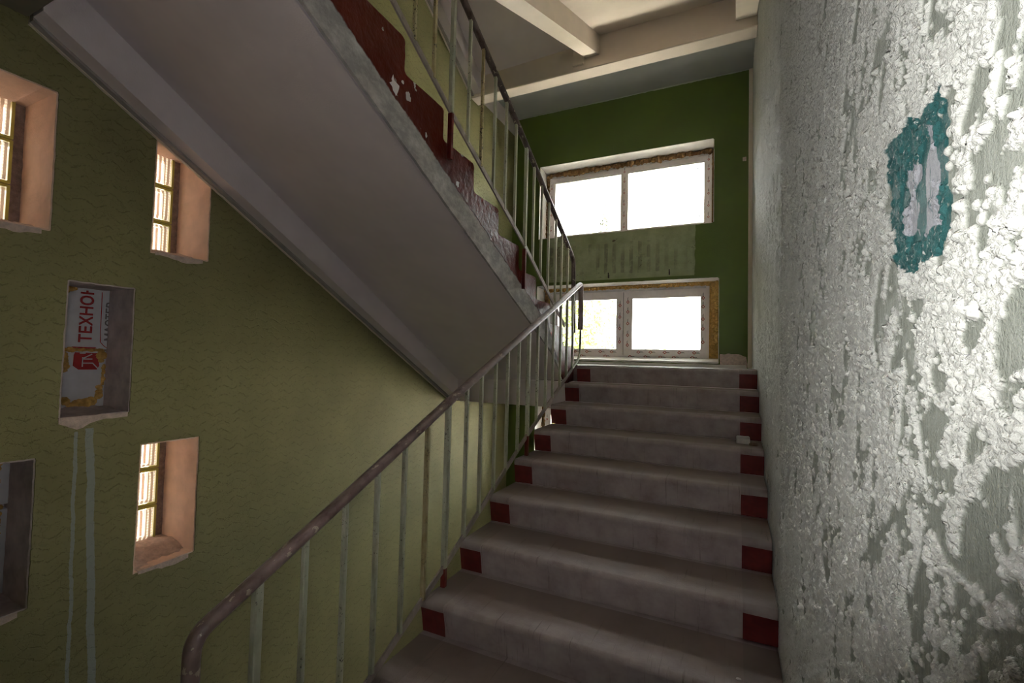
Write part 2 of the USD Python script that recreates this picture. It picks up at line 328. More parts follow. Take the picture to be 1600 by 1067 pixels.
# ---------------------------------------------------------------- right wall with real roughcast relief
def inside(poly, P):
    import shapely
    return shapely.contains_xy(poly, P[:, 0], P[:, 1])
TEAL = sg.Polygon([(-3.308, .312), (-3.396, .313), (-3.464, .304), (-3.483, .279), (-3.473, .252), (-3.481, .206), (-3.483, .164), (-3.46, .156), (-3.374, .155), (-3.333, .179), (-3.318, .24), (-3.314, .277)])
STROKE = sg.Polygon([(-3.437, .285), (-3.45, .276), (-3.457, .237), (-3.461, .18), (-3.425, .181), (-3.419, .239)])
STROKE2 = sg.Polygon([(-3.385, .27), (-3.405, .262), (-3.40, .19), (-3.372, .20)])
def sst(x, a, b):
    t = np.clip((x-a)/(b-a), 0, 1); return t*t*(3-2*t)
def relief(y, z, fine=True):
    q = lambda sy, sz, s, tilt=0: np.c_[y*sy+z*tilt, z*sz, np.full(len(y), s*3.7)]
    m = meshkit.fbm(q(18, 13, 1, 5), 3, 1); m2 = meshkit.fbm(q(34, 26, 2, 12), 2, 7)
    rd = 1-np.abs(2*meshkit.noise(q(22, 12, 3, 13), 11)-1); rd2 = 1-np.abs(2*meshkit.noise(q(19, 13, 7, -11), 17)-1); rd = np.maximum(sst(rd, .76, .94), sst(rd2, .84, .97))
    cover = np.clip(sst(m*.55+m2*.45+.075*sst(y, -3.5, -3.1), .505, .57)+.95*rd*sst(m2, .34, .52), 0, 1)
    h = cover*(.0008+.0014*meshkit.noise(q(52, 34, 4, 12), 21))
    if fine == 'coarse':
        return h+grains(y, z, .013, .0105, 5, cover)+.002*cover*meshkit.noise(q(60, 70, 5, 25), 31)
    if fine:
        h = h+np.maximum(grains(y, z, .0044, .0038, 5, cover), grains(y, z, .0074, .0066, 9, cover*.7))
        h = h+.0012*cover*meshkit.noise(q(300, 350, 6), 41)+.0004*meshkit.noise(q(330, 26, 8), 51)+grains(y, z, .0085, .0080, 13, np.full(len(y), .07))
    else:
        h = h+.003*cover*meshkit.noise(q(60, 70, 5, 25), 31)
    return h
def grains(y, z, cy, cz, seed, cover):
    """Round grains thrown on the wall: one jittered grain per cell, kept where the render covers the wall."""
    def rnd(i, j, k):
        v = np.sin(i*127.1+j*311.7+(seed*7+k)*74.7)*43758.5453; return v-np.floor(v)
    i, j = np.floor(y/cy), np.floor(z/cz); out = np.zeros(len(y))
    for di in (-1, 0, 1):
        for dj in (-1, 0, 1):
            a, b = i+di, j+dj; keep = rnd(a, b, 1) < cover
            r = cz*(.38+.34*rnd(a, b, 2)); d = np.hypot(y-(a+.15+.7*rnd(a, b, 3))*cy, z-(b+.15+.7*rnd(a, b, 4))*cz)/r
            out = np.maximum(out, keep*r*(.55+.5*rnd(a, b, 5))*np.sqrt(np.clip(1-d*d, 0, 1)))
    return out
def rough_patch(y0, y1, z0, z1, dy, dz, fine=True):
    ny, nz = int(round((y1-y0)/dy))+1, int(round((z1-z0)/dz))+1
    Y, Z = np.meshgrid(np.linspace(y0, y1, ny), np.linspace(z0, z1, nz), indexing='ij'); y, z = Y.ravel(), Z.ravel()
    h = relief(y, z, fine)
    P = np.c_[y, z]; wob = np.c_[meshkit.noise(np.c_[P*60, np.zeros(len(P))], 3), meshkit.noise(np.c_[P*60, np.ones(len(P))*9], 4)]-.5
    mark = np.zeros(len(P)); stroke = np.zeros(len(P))
    near = (y > -3.55) & (y < -3.25) & (z > .1) & (z < .36)
    if near.any():
        mark[near] = inside(TEAL, P[near]+wob[near]*.022); stroke[near] = np.maximum(inside(STROKE, P[near]+wob[near]*.012), inside(STROKE2, P[near]+wob[near]*.03))
    h = h*(1-.35*mark)
    f = grid(ny, nz)[:, ::-1]; idx = np.arange(ny*nz).reshape(ny, nz); n0 = len(P)
    loop = np.r_[idx[0, :], idx[1:, -1], idx[-1, -2::-1], idx[-2:0:-1, 0]]; L = len(loop); j = np.arange(L); k = (j+1) % L     # skirt and flat back: a closed slab
    V = np.vstack([np.c_[-h, y, z], np.c_[np.full(L, .003), P[loop]], [[.003, (y0+y1)/2, (z0+z1)/2]]])
    F = np.vstack([f, np.c_[loop[j], n0+j, loop[k]], np.c_[loop[k], n0+j, n0+k], np.c_[n0+k, n0+j, np.full(L, n0+L)]])
    ext = lambda a: np.r_[a, a[loop], 0.]
    ms = trimesh.Trimesh(V, F, process=False)
    if ms.volume < 0: ms.invert()
    return ms, dict(relief=ext(h/.0050), mark=ext(mark), stroke=ext(stroke))
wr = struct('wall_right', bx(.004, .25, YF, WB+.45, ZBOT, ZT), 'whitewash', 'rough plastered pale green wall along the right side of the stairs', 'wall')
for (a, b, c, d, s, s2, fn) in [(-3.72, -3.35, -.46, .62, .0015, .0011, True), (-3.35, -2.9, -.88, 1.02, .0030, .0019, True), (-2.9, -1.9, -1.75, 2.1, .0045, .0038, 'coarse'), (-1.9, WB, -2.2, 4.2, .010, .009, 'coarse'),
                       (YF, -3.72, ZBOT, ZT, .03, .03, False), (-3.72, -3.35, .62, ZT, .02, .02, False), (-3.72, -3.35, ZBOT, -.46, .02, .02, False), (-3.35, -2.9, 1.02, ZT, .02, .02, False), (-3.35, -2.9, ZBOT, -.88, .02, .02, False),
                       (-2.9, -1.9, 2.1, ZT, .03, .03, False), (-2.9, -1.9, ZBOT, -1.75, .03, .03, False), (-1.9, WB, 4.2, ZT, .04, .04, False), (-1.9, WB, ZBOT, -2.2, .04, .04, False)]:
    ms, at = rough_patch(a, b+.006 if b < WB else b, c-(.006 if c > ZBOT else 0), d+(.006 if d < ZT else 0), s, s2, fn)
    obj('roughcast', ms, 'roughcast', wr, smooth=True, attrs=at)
obj('corner_render', bx(-.045, .0, WB-.02, WB-.001, 0.02, 3.18, .008), 'whitewash_pale', wr)

# ---------------------------------------------------------------- left wall: chequer of small openings
ROWS = {1: (.545, 1.150), 2: (-.247, .355), 3: (-1.022, -.402)}
COLA, COLB = -2.566, -2.888
openings = []     # (yc, half width, z0, z1, kind)
for r, (z0, z1) in ROWS.items():
    for k in range(-1, 6):
        yc = (COLA if r % 2 else COLB)-.655*k
        if r % 2 and k < 0: continue
        if r == 2 and k < 0 or r in (0, 4) and k < 0: continue
        if yc < -5.6: continue
        if r == 0 and yc > -4.2: continue       # hidden by the landing
        kind = 'board' if (r == 2 and k == 0) or (r == 3 and k == 1) else 'block'
        openings.append((yc, .1425, z0, z1, kind, r, k))
holes = []
for (yc, hw, z0, z1, kind, r, k) in openings:
    hw = .131 if (r, k) == (2, 0) else hw
    holes.append(noisy_ring([(yc-hw, z0-.006), (yc+hw, z0+.004), (yc+hw-.002, z1), (yc-hw+.003, z1)], .012, .0035, int(yc*97) % 50))
outline = sg.Polygon([(YF, ZBOT), (WB+.45, ZBOT), (WB+.45, ZT), (YF, ZT)])
wallpoly = outline.difference(unary_union(holes))
wl = struct('wall_left', prism_x(wallpoly, WL-.40, WL), 'wallpaper', 'left wall in olive embossed zigzag wallpaper with staggered small openings', 'wall', smooth=False)

def glass_block_mesh(yc, zc, x1, d=.085, w=.19, h=.19):
    """Bevelled block whose two faces carry vertical flutes (quads displaced)."""
    n, mz = 36, 9; out = []
    for side in (0, 1):
        Y, Z = np.meshgrid(np.linspace(-w/2+.008, w/2-.008, n), np.linspace(-h/2+.008, h/2-.008, mz), indexing='ij'); y, z = Y.ravel(), Z.ravel()
        edge = np.minimum(w/2-np.abs(y), h/2-np.abs(z)); dep = .006*(1-sst(edge, .008, .02))
        fl_ = .0018*np.sin((y+yc)*2*math.pi/.0215)*sst(edge, .01, .022)
        x = (x1-dep+fl_) if side == 0 else (x1-d+dep-fl_)
        f = grid(n, mz); f = f if side == 0 else f[:, ::-1]
        out.append(trimesh.Trimesh(np.c_[x, y+yc, z+zc], f, process=False))
    return cat_(out)
def block_rim(yc, zc, x1, d=.085, w=.19, h=.19):
    o = sg.box(yc-w/2, zc-h/2, yc+w/2, zc+h/2); i = sg.box(yc-w/2+.011, zc-h/2+.011, yc+w/2-.011, zc+h/2-.011)
    return prism_x(o.buffer(-.004).buffer(.004).difference(i.buffer(-.003).buffer(.003)), x1-d+.004, x1-.004)
place_words = {(1, 0): 'glass block window tucked up against the sloping underside of the stairs', (1, 1): 'glass block window at the upper left edge, top of its column',
               (3, 0): 'glass block window low on the wallpapered wall above the handrail end'}
wn = [1]
def newwin(label, cat, loc):
    while wn[0] in (1, 2, 3): wn[0] += 1
    t = thing(f'window_{wn[0]}', label, cat, loc, None, 'structure'); wn[0] += 1; return t
BX = -3.062
for (yc, hw, z0, z1, kind, r, k), hole in zip(openings, holes):
    if kind == 'block':
        lab = place_words.get((r, k)) or 'glass block window of three ribbed blocks in the left wall behind the viewer'
        w = newwin(lab, 'window', (WL-.2, yc, z0)) if (r, k) in place_words or yc < -3.3 else newwin(lab, 'window', (WL-.2, yc, z0))
        if (r, k) not in place_words: tag(w, group='glass block windows behind the viewer')
    else:
        w = newwin('deep plastered niche with its opening boarded up' if (r, k) == (2, 0) else 'boarded-up niche cut off by the left edge of the view', 'niche', (WL-.2, yc, z0))
    hh = hole.buffer(-.001)
    lining = hh.difference(hh.buffer(-.006)); 
    obj('reveal', prism_x(lining, WL-.39, WL-.003), 'reveal_plaster' if kind == 'block' else 'niche_plaster', w, smooth=40)
    # sloping plastered sill inside the opening, rough
    n1, n2 = 26, 22
    A, B = np.meshgrid(np.linspace(-hw+.004, hw-.004, n1), np.linspace(0, 1, n2), indexing='ij'); a, b = A.ravel(), B.ravel()
    rise = .055 if kind == 'block' else .03
    nz_ = meshkit.fbm(np.c_[a*40, b*9, np.full(len(a), r*5.+k)], 4, 3)-.5
    zz = z0-.005+rise*(1-sst(b, .3, 1.))*1.0+nz_*.022
    top = np.c_[WL-.30+.297*b, a+yc, zz]; bot = top.copy(); bot[:, 2] = z0-.015
    f = grid(n1, n2); sill = cat_([trimesh.Trimesh(top, f[:, ::-1], process=False), trimesh.Trimesh(bot, f, process=False)])
    obj('sill', sill, 'crumbled' if kind == 'block' else 'niche_plaster', w, smooth=True)
    # crumbled plaster lip under the opening
    rnd = random.Random(int(abs(yc)*1000)+r)
    if kind == 'board' and k == 0:
        nx = [(yc-.13+.021*i, z0-.012-(.036*math.exp(-((i-3)/2.6)**2)+rnd.uniform(0, .006))) for i in range(13)]
    else:
        nx = [(yc-.12+.021*i, z0-.008-(.014*math.exp(-((i-7)/3.)**2)+rnd.uniform(0, .006))) for i in range(12)]
    lip = sg.Polygon([(nx[0][0], z0+.004)]+nx+[(nx[-1][0], z0+.006)]).buffer(0)
    lm = prism_x(lip, WL-.02, WL+.0025); 
    obj('broken_plaster', lm, 'crumbled', w, smooth=False)
    if kind == 'block':
        zc0 = (z0+.045, )
        fr = hh.buffer(.004).difference(unary_union([sg.box(yc-.0975, z0+.03+.2*i, yc+.0975, z0+.03+.2*i+.196) for i in range(3)]))
        # mortar bed around the blocks
        obj('mortar_bed', prism_x(fr, BX-.08, BX-.012), 'mortar', w, smooth=40)
        for i in range(3):
            zc = z0+.03+.2*i+.098
            bk = obj('glass_block', glass_block_mesh(yc, zc, BX, .085, .180, .180), 'glass_block', w, smooth=True)
            obj('rim', block_rim(yc, zc, BX+.003, .088, .194, .195), 'glass_edge', bk, smooth=40, label='yellowish moulded rim')

# ---------------------------------------------------------------- insulation boards in the two blocked niches
def strip_text(txt, height, y_top, z_start, x, clip_z=None, clip_y=None):
    """Lettering that reads upwards on a board facing +x; the caps' tops point to -y."""
    m = meshkit.text_mesh(txt, height, .0012, True); v = m.vertices.copy()
    # text x -> +z, text y (up) -> -y, extrusion -> +x
    m.vertices = np.c_[x+v[:, 2], y_top+height-v[:, 1], z_start+v[:, 0]]
    if clip_z is not None: m = m.slice_plane((0, 0, clip_z), (0, 0, -1), cap=False)
    if clip_y is not None: m = m.slice_plane((0, clip_y, 0), (0, -1, 0), cap=False)
    return m
XB = -3.0
ib = thing('insulation_board', 'pale grey insulation boards with red Cyrillic lettering wedged in a wall niche', 'insulation board', (XB-.02, -2.888, -.24))
obj('board', bx(XB-.03, XB, -3.011, -2.766, .056, .352, .002), 'board', ib)
obj('board', bx(XB-.03, XB-.002, -3.011, -2.766, -.240, .046, .002), 'board', ib)
tx = strip_text('ТЕХНОН', .049, -2.880, .083, XB, clip_z=.338)
sc_ = 1.0
obj('lettering', tx, 'print_red', ib, smooth=False, label='red printed letters')
tm = strip_text('МАСТЕР', .034, -2.779, .095, XB, clip_z=.34, clip_y=-2.7665)
obj('lettering', tm, 'print_grey', ib, smooth=False, label='dark printed letters half hidden by plaster')
def yz_strip(pts, w, x, th=.0010):
    return prism_x(sg.LineString(pts).buffer(w/2, cap_style=2, join_style=2), x, x+th)
obj('printed_line', yz_strip([(-2.798, .338), (-2.795, .092), (-2.779, .072), (-2.767, .063)], .0028, XB), 'print_red', ib, smooth=False)
def cp(cx, cy, s=7.62, ox=80, oy=540):     # logo outline on the lower board, in the board's own plane
    u, v = ox+cx/s, oy+cy/s
    return (-2.89+(u-117)*.002475, .036-(v-551)*.00308)
logo = sg.Polygon([cp(285, 78), cp(590, 88), cp(572, 175), cp(582, 235), cp(555, 283), cp(335, 283), cp(268, 237), cp(272, 112)])
strokes = unary_union([sg.LineString([cp(*a) for a in l]).buffer(.0028, cap_style=2) for l in
          [[(378, 135), (378, 250)], [(378, 206), (500, 206), (572, 276)], [(378, 156), (495, 156)], [(378, 152), (490, 96)], [(340, 88), (410, 88)]]])
obj('emblem', prism_x(logo.difference(strokes), XB-.002, XB-.0005), 'print_red', ib, smooth=False, label='red hexagonal emblem with pale strokes')
obj('emblem_bar', prism_x(sg.Polygon([(-2.905, .0655), (-2.808, .064), (-2.815, .0575), (-2.895, .0575)]), XB, XB+.001), 'print_red', ib, smooth=False)
obj('foam_bead', foam([(XB, -2.998, .05), (XB, -2.94, .05), (XB-.002, -2.84, .051), (XB-.002, -2.778, .05)], .0075, 3, .002), 'foam', ib, True)
obj('foam_bead', foam([(XB, -2.935, .045), (XB, -2.925, -.03), (XB, -2.93, -.05)], .013, 4, .004), 'foam', ib, True)
obj('foam_bead', foam([(XB, -2.788, .03), (XB, -2.785, -.005)], .013, 5, .003), 'foam', ib, True)
obj('foam_bead', foam([(XB, -2.775, -.02), (XB, -2.776, -.12)], .006, 6, .002), 'foam', ib, True)
obj('foam_bead', foam([(XB, -2.785, -.125), (XB, -2.79, -.17), (XB, -2.79, -.19)], .016, 7, .004), 'foam', ib, True)
obj('foam_bead', foam([(XB+.004, -2.93, -.18), (XB+.006, -2.90, -.21), (XB+.004, -2.86, -.205), (XB, -2.80, -.2)], .016, 8, .006), 'foam', ib, True)
obj('foam_bead', foam([(XB+.003, -2.94, .335), (XB+.003, -2.90, .34)], .013, 9, .003), 'foam', ib, True)
ib2 = thing('insulation_board', 'grey insulation boards with yellow foam at the lower left edge of the view', 'insulation board', (XB-.02, -3.23, -1.02))
obj('board', bx(XB-.03, XB, -3.34, -3.085, -.62, -.412, .002), 'board', ib2)
obj('board', bx(XB-.03, XB, -3.34, -3.085, -1.008, -.64, .002), 'board', ib2)
obj('foam_bead', foam([(XB, -3.32, -.63), (XB, -3.112, -.63)], .012, 13, .003), 'foam', ib2, True)
obj('foam_bead', foam([(XB, -3.135, -.44), (XB, -3.14, -.55), (XB, -3.125, -.6)], .016, 14, .005), 'foam', ib2, True)
obj('foam_bead', foam([(XB, -3.115, -.65), (XB, -3.12, -.9)], .008, 15, .003), 'foam', ib2, True)
obj('foam_bead', foam([(XB+.004, -3.31, -.965), (XB+.004, -3.20, -.958), (XB, -3.135, -.92)], .022, 16, .006), 'foam', ib2, True)
ring = sg.LineString([(-3.17, -.70), (-3.135, -.70), (-3.135, -.75), (-3.17, -.75)]).buffer(.0012)
ring2 = sg.LineString([(-3.165, -.71), (-3.152, -.712), (-3.145, -.725), (-3.152, -.738), (-3.165, -.74)]).buffer(.0015)
obj('printed_mark', prism_x(unary_union([ring, ring2]), XB, XB+.001), 'print_red', ib2, smooth=False)

for t_, yc_, z0_, z1_, hw_ in ((ib, -2.888, -.244, .352, .122), (ib2, -3.2205, -1.016, -.408, .1335)):
    obj('backing', bx(XB-.075, XB-.033, yc_-hw_, yc_+hw_, z0_+.006, z1_-.006), 'niche_plaster', t_)
# ---------------------------------------------------------------- back wall and windows
W1 = (-2.41, -.375, 1.575, 2.505); W2 = (-2.42, -.318, .06, .985); SH = -3.0
def rect(a, b, c, d): return sg.Polygon([(a, c), (b, c), (b, d), (a, d)])
wins = [W1, W2, (W1[0], W1[1], W1[2]+SH, W1[3]+SH), (W1[0], W1[1], W1[2]+3.25, W1[3]+3.25)]
bp = sg.Polygon([(WL-.4, ZBOT), (.25, ZBOT), (.25, ZT), (WL-.4, ZT)]).difference(unary_union([noisy_ring([(a, c), (b, c), (b, d), (a, d)], .03, .004, 5+i) for i, (a, b, c, d) in enumerate(wins)]))
wb = struct('wall_back', prism_y(bp, WB, WB+.42), 'green_paint', 'dark green painted wall with two wide windows at the landing', 'wall', smooth=False)
rndp = noisy_ring([(-.306, .02), (-.306, .165), (-.12, .172), (-.06, .135), (-.045, .02)], .012, .010, 4)
obj('exposed_plaster', prism_y(rndp, WB-.006, WB+.005), 'crumbled', wb, smooth=False, label='patch of bare plaster by the floor')
obj('plaster_chip', bx(-.10, -.065, WB-.008, WB+.004, 2.20, 2.245, .004), 'crumbled', wb)

def ring_xz(a, b, c, d, t):
    return rect(a, b, c, d).difference(rect(a+t, b-t, c+t, d-t))
def diamonds(spots, y, s=.019):
    ps = []; gs = []
    for i, (x, z, vert) in enumerate(spots):
        o = sg.Polygon([(x-s*1.25, z), (x, z-s), (x+s*1.25, z), (x, z+s)]); o = o if not vert else sa.rotate(o, 90, origin=(x, z)); ps.append(o.difference(sa.scale(o, .55, .55)))
        if vert: gs += [sg.box(x-.006, z+.02, x-.002, z+.05), sg.box(x+.003, z+.02, x+.006, z+.06)]
        else: gs += [sg.box(x+.02, z+.001, x+.05, z+.006), sg.box(x+.02, z-.007, x+.06, z-.003)]
    f = lambda q: cat_([prism_y(p, y-.0008, y) for p in q])
    return f(ps), f(gs)
def film_strip(x0, x1, y, z, seed, amp=.012, n=60):
    """A crumpled ribbon of torn protective film hanging along the frame's top."""
    rnd = np.random.RandomState(seed); s = np.linspace(0, 1, n); v = []; 
    for j in range(5):
        t = j/4; xx = x0+(x1-x0)*s
        nz = meshkit.fbm(np.c_[xx*14, np.full(n, t*1.6), np.full(n, seed)], 3, seed)-.5
        v.append(np.c_[xx, y-.004-np.abs(nz)*amp*2.2, z-.032*t+nz*amp*(1-t*.3)])
    v = np.array(v).transpose(1, 0, 2).reshape(-1, 3); f = grid(n, 5)
    top = trimesh.Trimesh(v, f, process=False); bot = trimesh.Trimesh(v+[0, .0015, 0], f[:, ::-1], process=False); return cat_([top, bot])
def foam_xz(pts, y, r, seed, mat, parent, sp=.005):
    obj('foam_bead', foam([(x, y, z) for x, z in pts], r, seed, sp), mat, parent, True)

def upper_window(name, label, dz):
    a, b, c, d = W1[0], W1[1], W1[2]+dz, W1[3]+dz; Y = 1.65
    w = thing(name, label, 'window', ((a+b)/2, Y, c), None, 'structure')
    obj('reveal', prism_y(rect(a-.002, b+.002, c-.002, d+.002).difference(rect(a+.006, b-.006, c+.006, d-.006)), WB+.004, WB+.40), 'white_paint', w, smooth=False)
    o = (-2.375, -.408, 1.585+dz, 2.445+dz)
    fr = rect(*o).difference(rect(-2.305, -1.425, 1.655+dz, 2.372+dz)).difference(rect(-1.362, -.478, 1.655+dz, 2.372+dz))
    obj('frame', prism_y(fr, Y, Y+.065), 'pvc', w)
    for x0, x1 in ((-2.305, -1.425), (-1.362, -.478)):
        obj('glazing_bead', prism_y(rect(x0, x1, 1.655+dz, 2.372+dz).difference(rect(x0+.012, x1-.012, 1.667+dz, 2.360+dz)), Y+.008, Y+.03), 'white_paint', w)
        p = obj('pane', bx(x0+.008, x1-.008, Y+.03, Y+.036, 1.663+dz, 2.364+dz), 'window_glass', w, smooth=False)
        for px, pz in (((x0+x1)/2-.32, 2.31), ((x0+x1)/2+.36, 2.30), ((x0+x1)/2+.38, 1.75)):
            dk = trimesh.creation.cylinder(.007, .003, sections=14); dk.apply_transform(trimesh.transformations.rotation_matrix(np.pi/2, (1, 0, 0))); dk.apply_translation((px, Y+.0285, pz+dz))
            obj('spacer_dot', dk, 'black_rubber', p)
    sp = [(-2.34, z, True) for z in (1.75, 1.95, 2.15, 2.3)]+[(-1.394, z, True) for z in (1.70, 1.84, 1.98, 2.12, 2.26, 2.38)]+[(-.443, z, True) for z in (1.72, 1.85, 1.99, 2.13, 2.27, 2.38)]
    p1, p2 = diamonds([(x, z+dz, v) for x, z, v in sp], Y, .013)
    obj('film_print', p1, 'print_red', w, smooth=False); obj('film_print', p2, 'print_grey', w, smooth=False)
    obj('torn_film', film_strip(-2.33, -.45, Y, 2.458+dz, 4, .020), 'film', w, True)
    obj('gap_filling', prism_y(rect(a+.004, b-.004, c+.004, d-.004).difference(rect(-2.372, -.411, 1.59+dz, 2.442+dz)), Y+.02, Y+.06), 'foam_old', w)
    foam_xz([(-2.36, 2.468+dz), (-1.5, 2.472+dz), (-.42, 2.474+dz)], Y+.004, .031, 21, 'foam_old', w)
    foam_xz([(-2.392, 2.46+dz), (-2.392, 1.62+dz)], Y+.006, .025, 22, 'foam_old', w)
    foam_xz([(-.392, 2.46+dz), (-.392, 1.98+dz)], Y+.012, .014, 23, 'foam_old', w)
    obj('sill_mortar', bx(a+.01, b-.01, WB+.02, Y+.06, c-.004, c+.012, .004), 'crumbled', w)
    return w
upper_window('window_1', 'wide two-pane window high on the dark green wall above the patch left by a radiator', 0)
upper_window('window_3', 'window one storey down glimpsed between the railing and the treads', SH)
def lower_window():
    a, b, c, d = W2; Y = 1.65
    w = thing('window_2', 'two-leaf white window at floor level behind the top of the stairs', 'window', ((a+b)/2, Y, c), None, 'structure')
    obj('reveal', prism_y(rect(a-.002, b+.002, c-.002, d+.002).difference(rect(a+.006, b-.006, c+.006, d-.006)), WB+.004, WB+.40), 'white_paint', w, smooth=False)
    fr = ring_xz(-2.335, -.426, .105, .935, .035)
    obj('frame', prism_y(fr, Y+.01, Y+.07), 'pvc', w)
    for x0, x1, g0, g1 in ((-2.30, -1.385, -2.222, -1.467), (-1.378, -.461, -1.276, -.517)):
        s = obj('sash', prism_y(rect(x0, x1, .140, .900).difference(rect(g0, g1, .212, .818)), Y, Y+.06), 'pvc', w)
        obj('pane', bx(g0-.005, g1+.005, Y+.03, Y+.036, .207, .823), 'window_glass', s, smooth=False)
        for px, pz in ((g0+.03, .785), (g1-.05, .795), (g0+.06, .255), (g1-.04, .235)):
            dk = trimesh.creation.cylinder(.0075, .003, sections=14); dk.apply_transform(trimesh.transformations.rotation_matrix(np.pi/2, (1, 0, 0))); dk.apply_translation((px, Y+.0285, pz))
            obj('spacer_dot', dk, 'black_rubber', s)
    obj('mullion', bx(-1.425, -1.338, Y+.045, Y+.072, .12, .92, .002), 'pvc', w)
    sp = [(x, .178, False) for x in (-2.15, -1.98, -1.83, -1.66, -1.52, -1.20, -1.06, -.90, -.74, -.58)]+[(x, .125, False) for x in (-2.05, -1.9, -1.6, -1.3, -1.12, -.95, -.8, -.6)]
    sp2 = [(-1.425, z, True) for z in (.30, .46, .60, .74)]+[(-1.33, z, True) for z in (.26, .38, .52, .66, .78)]+[(-.49, z, True) for z in (.30, .45, .56, .70, .80)]
    p1, p2 = diamonds([q for q in sp if q[1] > .14]+sp2, Y); q1, q2 = diamonds([q for q in sp if q[1] < .14], Y+.01)
    obj('film_print', cat_([p1, q1]), 'print_red', w, smooth=False); obj('film_print', cat_([p2, q2]), 'print_grey', w, smooth=False)
    obj('torn_film', film_strip(-2.30, -.46, Y+.004, .942, 9, .010), 'film', w, True)
    obj('gap_filling', prism_y(rect(a+.004, b-.004, c+.004, d-.004).difference(rect(-2.332, -.429, .108, .932)), Y+.02, Y+.06), 'foam', w)
    foam_xz([(-2.40, .962), (-1.4, .962), (-.36, .962)], Y+.005, .02, 31, 'foam', w, .004)
    foam_xz([(-1.4, .970), (-1.0, .972), (-.7, .968), (-.36, .97)], Y-.02, .013, 35, 'foam', w, .006)
    foam_xz([(-.376, .95), (-.374, .6), (-.372, .17)], Y+.0, .028, 32, 'foam', w, .006)
    foam_xz([(-.345, .95), (-.343, .6), (-.345, .3)], Y-.06, .022, 36, 'foam', w, .008)
    foam_xz([(-2.375, .95), (-2.375, .17)], Y+.0, .024, 33, 'foam_old', w)
    obj('flashing', bx(-2.335, -.335, Y-.03, Y+.06, .065, .104, .003), 'plywood_dark', w)
    return w
lower_window()
# floor-level sill boards and the white base under the lower window
obj_sill = thing('trim_1', 'white dusty sill board under the floor-level window', 'sill', (-1.37, 1.5, .06), None, 'structure')
v = bx(-2.40, -.325, WB-.005, 1.655, .062, .082, .004); v.vertices[:, 2] += (v.vertices[:, 1]-WB)*.14; obj('sill_board', v, 'white_paint', obj_sill)
obj('sill_packing', bx(-2.40, -.33, WB+.015, 1.64, .058, .068), 'plywood_dark', obj_sill)
struct('baseboard_back', bx(-2.42, -.06, WB-.016, WB+.003, .018, .052, .004), 'white_paint', 'low white painted strip along the foot of the green wall', 'baseboard')
for x in (-1.505, -.825): tag(obj('radiator_bracket', cat_([bx(x-.006, x+.006, WB-.03, WB+.01, 1.035, 1.075, .002), bx(x-.006, x+.006, WB-.035, WB-.024, 1.035, 1.095, .002)]), 'plywood_dark'),
      'small dark radiator bracket left in the wall, ' + ('the left one of the two' if x < -1 else 'the right one of the two'), 'bracket')

# ---------------------------------------------------------------- landings and beams
def landing(name, label, z, y0, y1, zb, bf=None):
    return struct(name, bx(WL, 0, y0, y1, zb, z, .01), 'floor_concrete', label, 'floor')
struct('floor', cat_([bx(WL, XU-.055, .004, WB, -.13, .020, .008), bx(XU-.056, -.0125, .05, WB, -.13, .020, .0)]), 'floor_concrete', 'concrete half landing at the top of the stairs', 'floor')
def nothing(*a): pass
struct('trim_2', bx(WL+.001, -.0125, -.03, .18, -.368, -.129, .006), 'whitewash', 'whitewashed beam under the edge of the half landing', 'beam')
struct('trim_3', bx(WL+.001, -.001, .27, .435, 2.885, 3.21, .008), 'whitewash_pale', 'whitewashed cross beam under the ceiling near the window wall', 'beam')
struct('ceiling', bx(WL, 0, .27, WB+.001, 3.19, 3.42), 'whitewash_shaded_blue', 'whitewashed ceiling strip between the cross beam and the window wall', 'ceiling')
struct('floor', bx(WL, 0, YF, -2.9, -1.72, -1.5, .01), 'floor_concrete', 'concrete floor of the landing at the foot of the stairs', 'floor')
struct('ceiling', cat_([bx(WL, 0, YF, -3.19, 1.44, 1.76, .008), bx(WL, 0, -3.55, -3.19, 1.40, 1.441, .006)]), 'landing_olive', 'dark olive underside of the upper landing', 'ceiling')
struct('floor', bx(WL, 0, -.03, WB, -3.6, -3.23, .01), 'floor_concrete', 'half landing one storey down', 'floor')
struct('ceiling', bx(WL-.4, .25, YF, WB+.42, ZT, ZT+.2), 'whitewash_pale', 'roof slab over the stairwell', 'ceiling')
struct('floor', bx(WL-.4, .25, YF, WB+.42, ZBOT-.2, ZBOT), 'floor_concrete', 'lowest floor of the stairwell', 'floor')
struct('wall_front', bx(WL-.4, .25, YF-.3, YF, ZBOT, ZT), 'wallpaper', 'wall of the flats behind the viewer', 'wall')

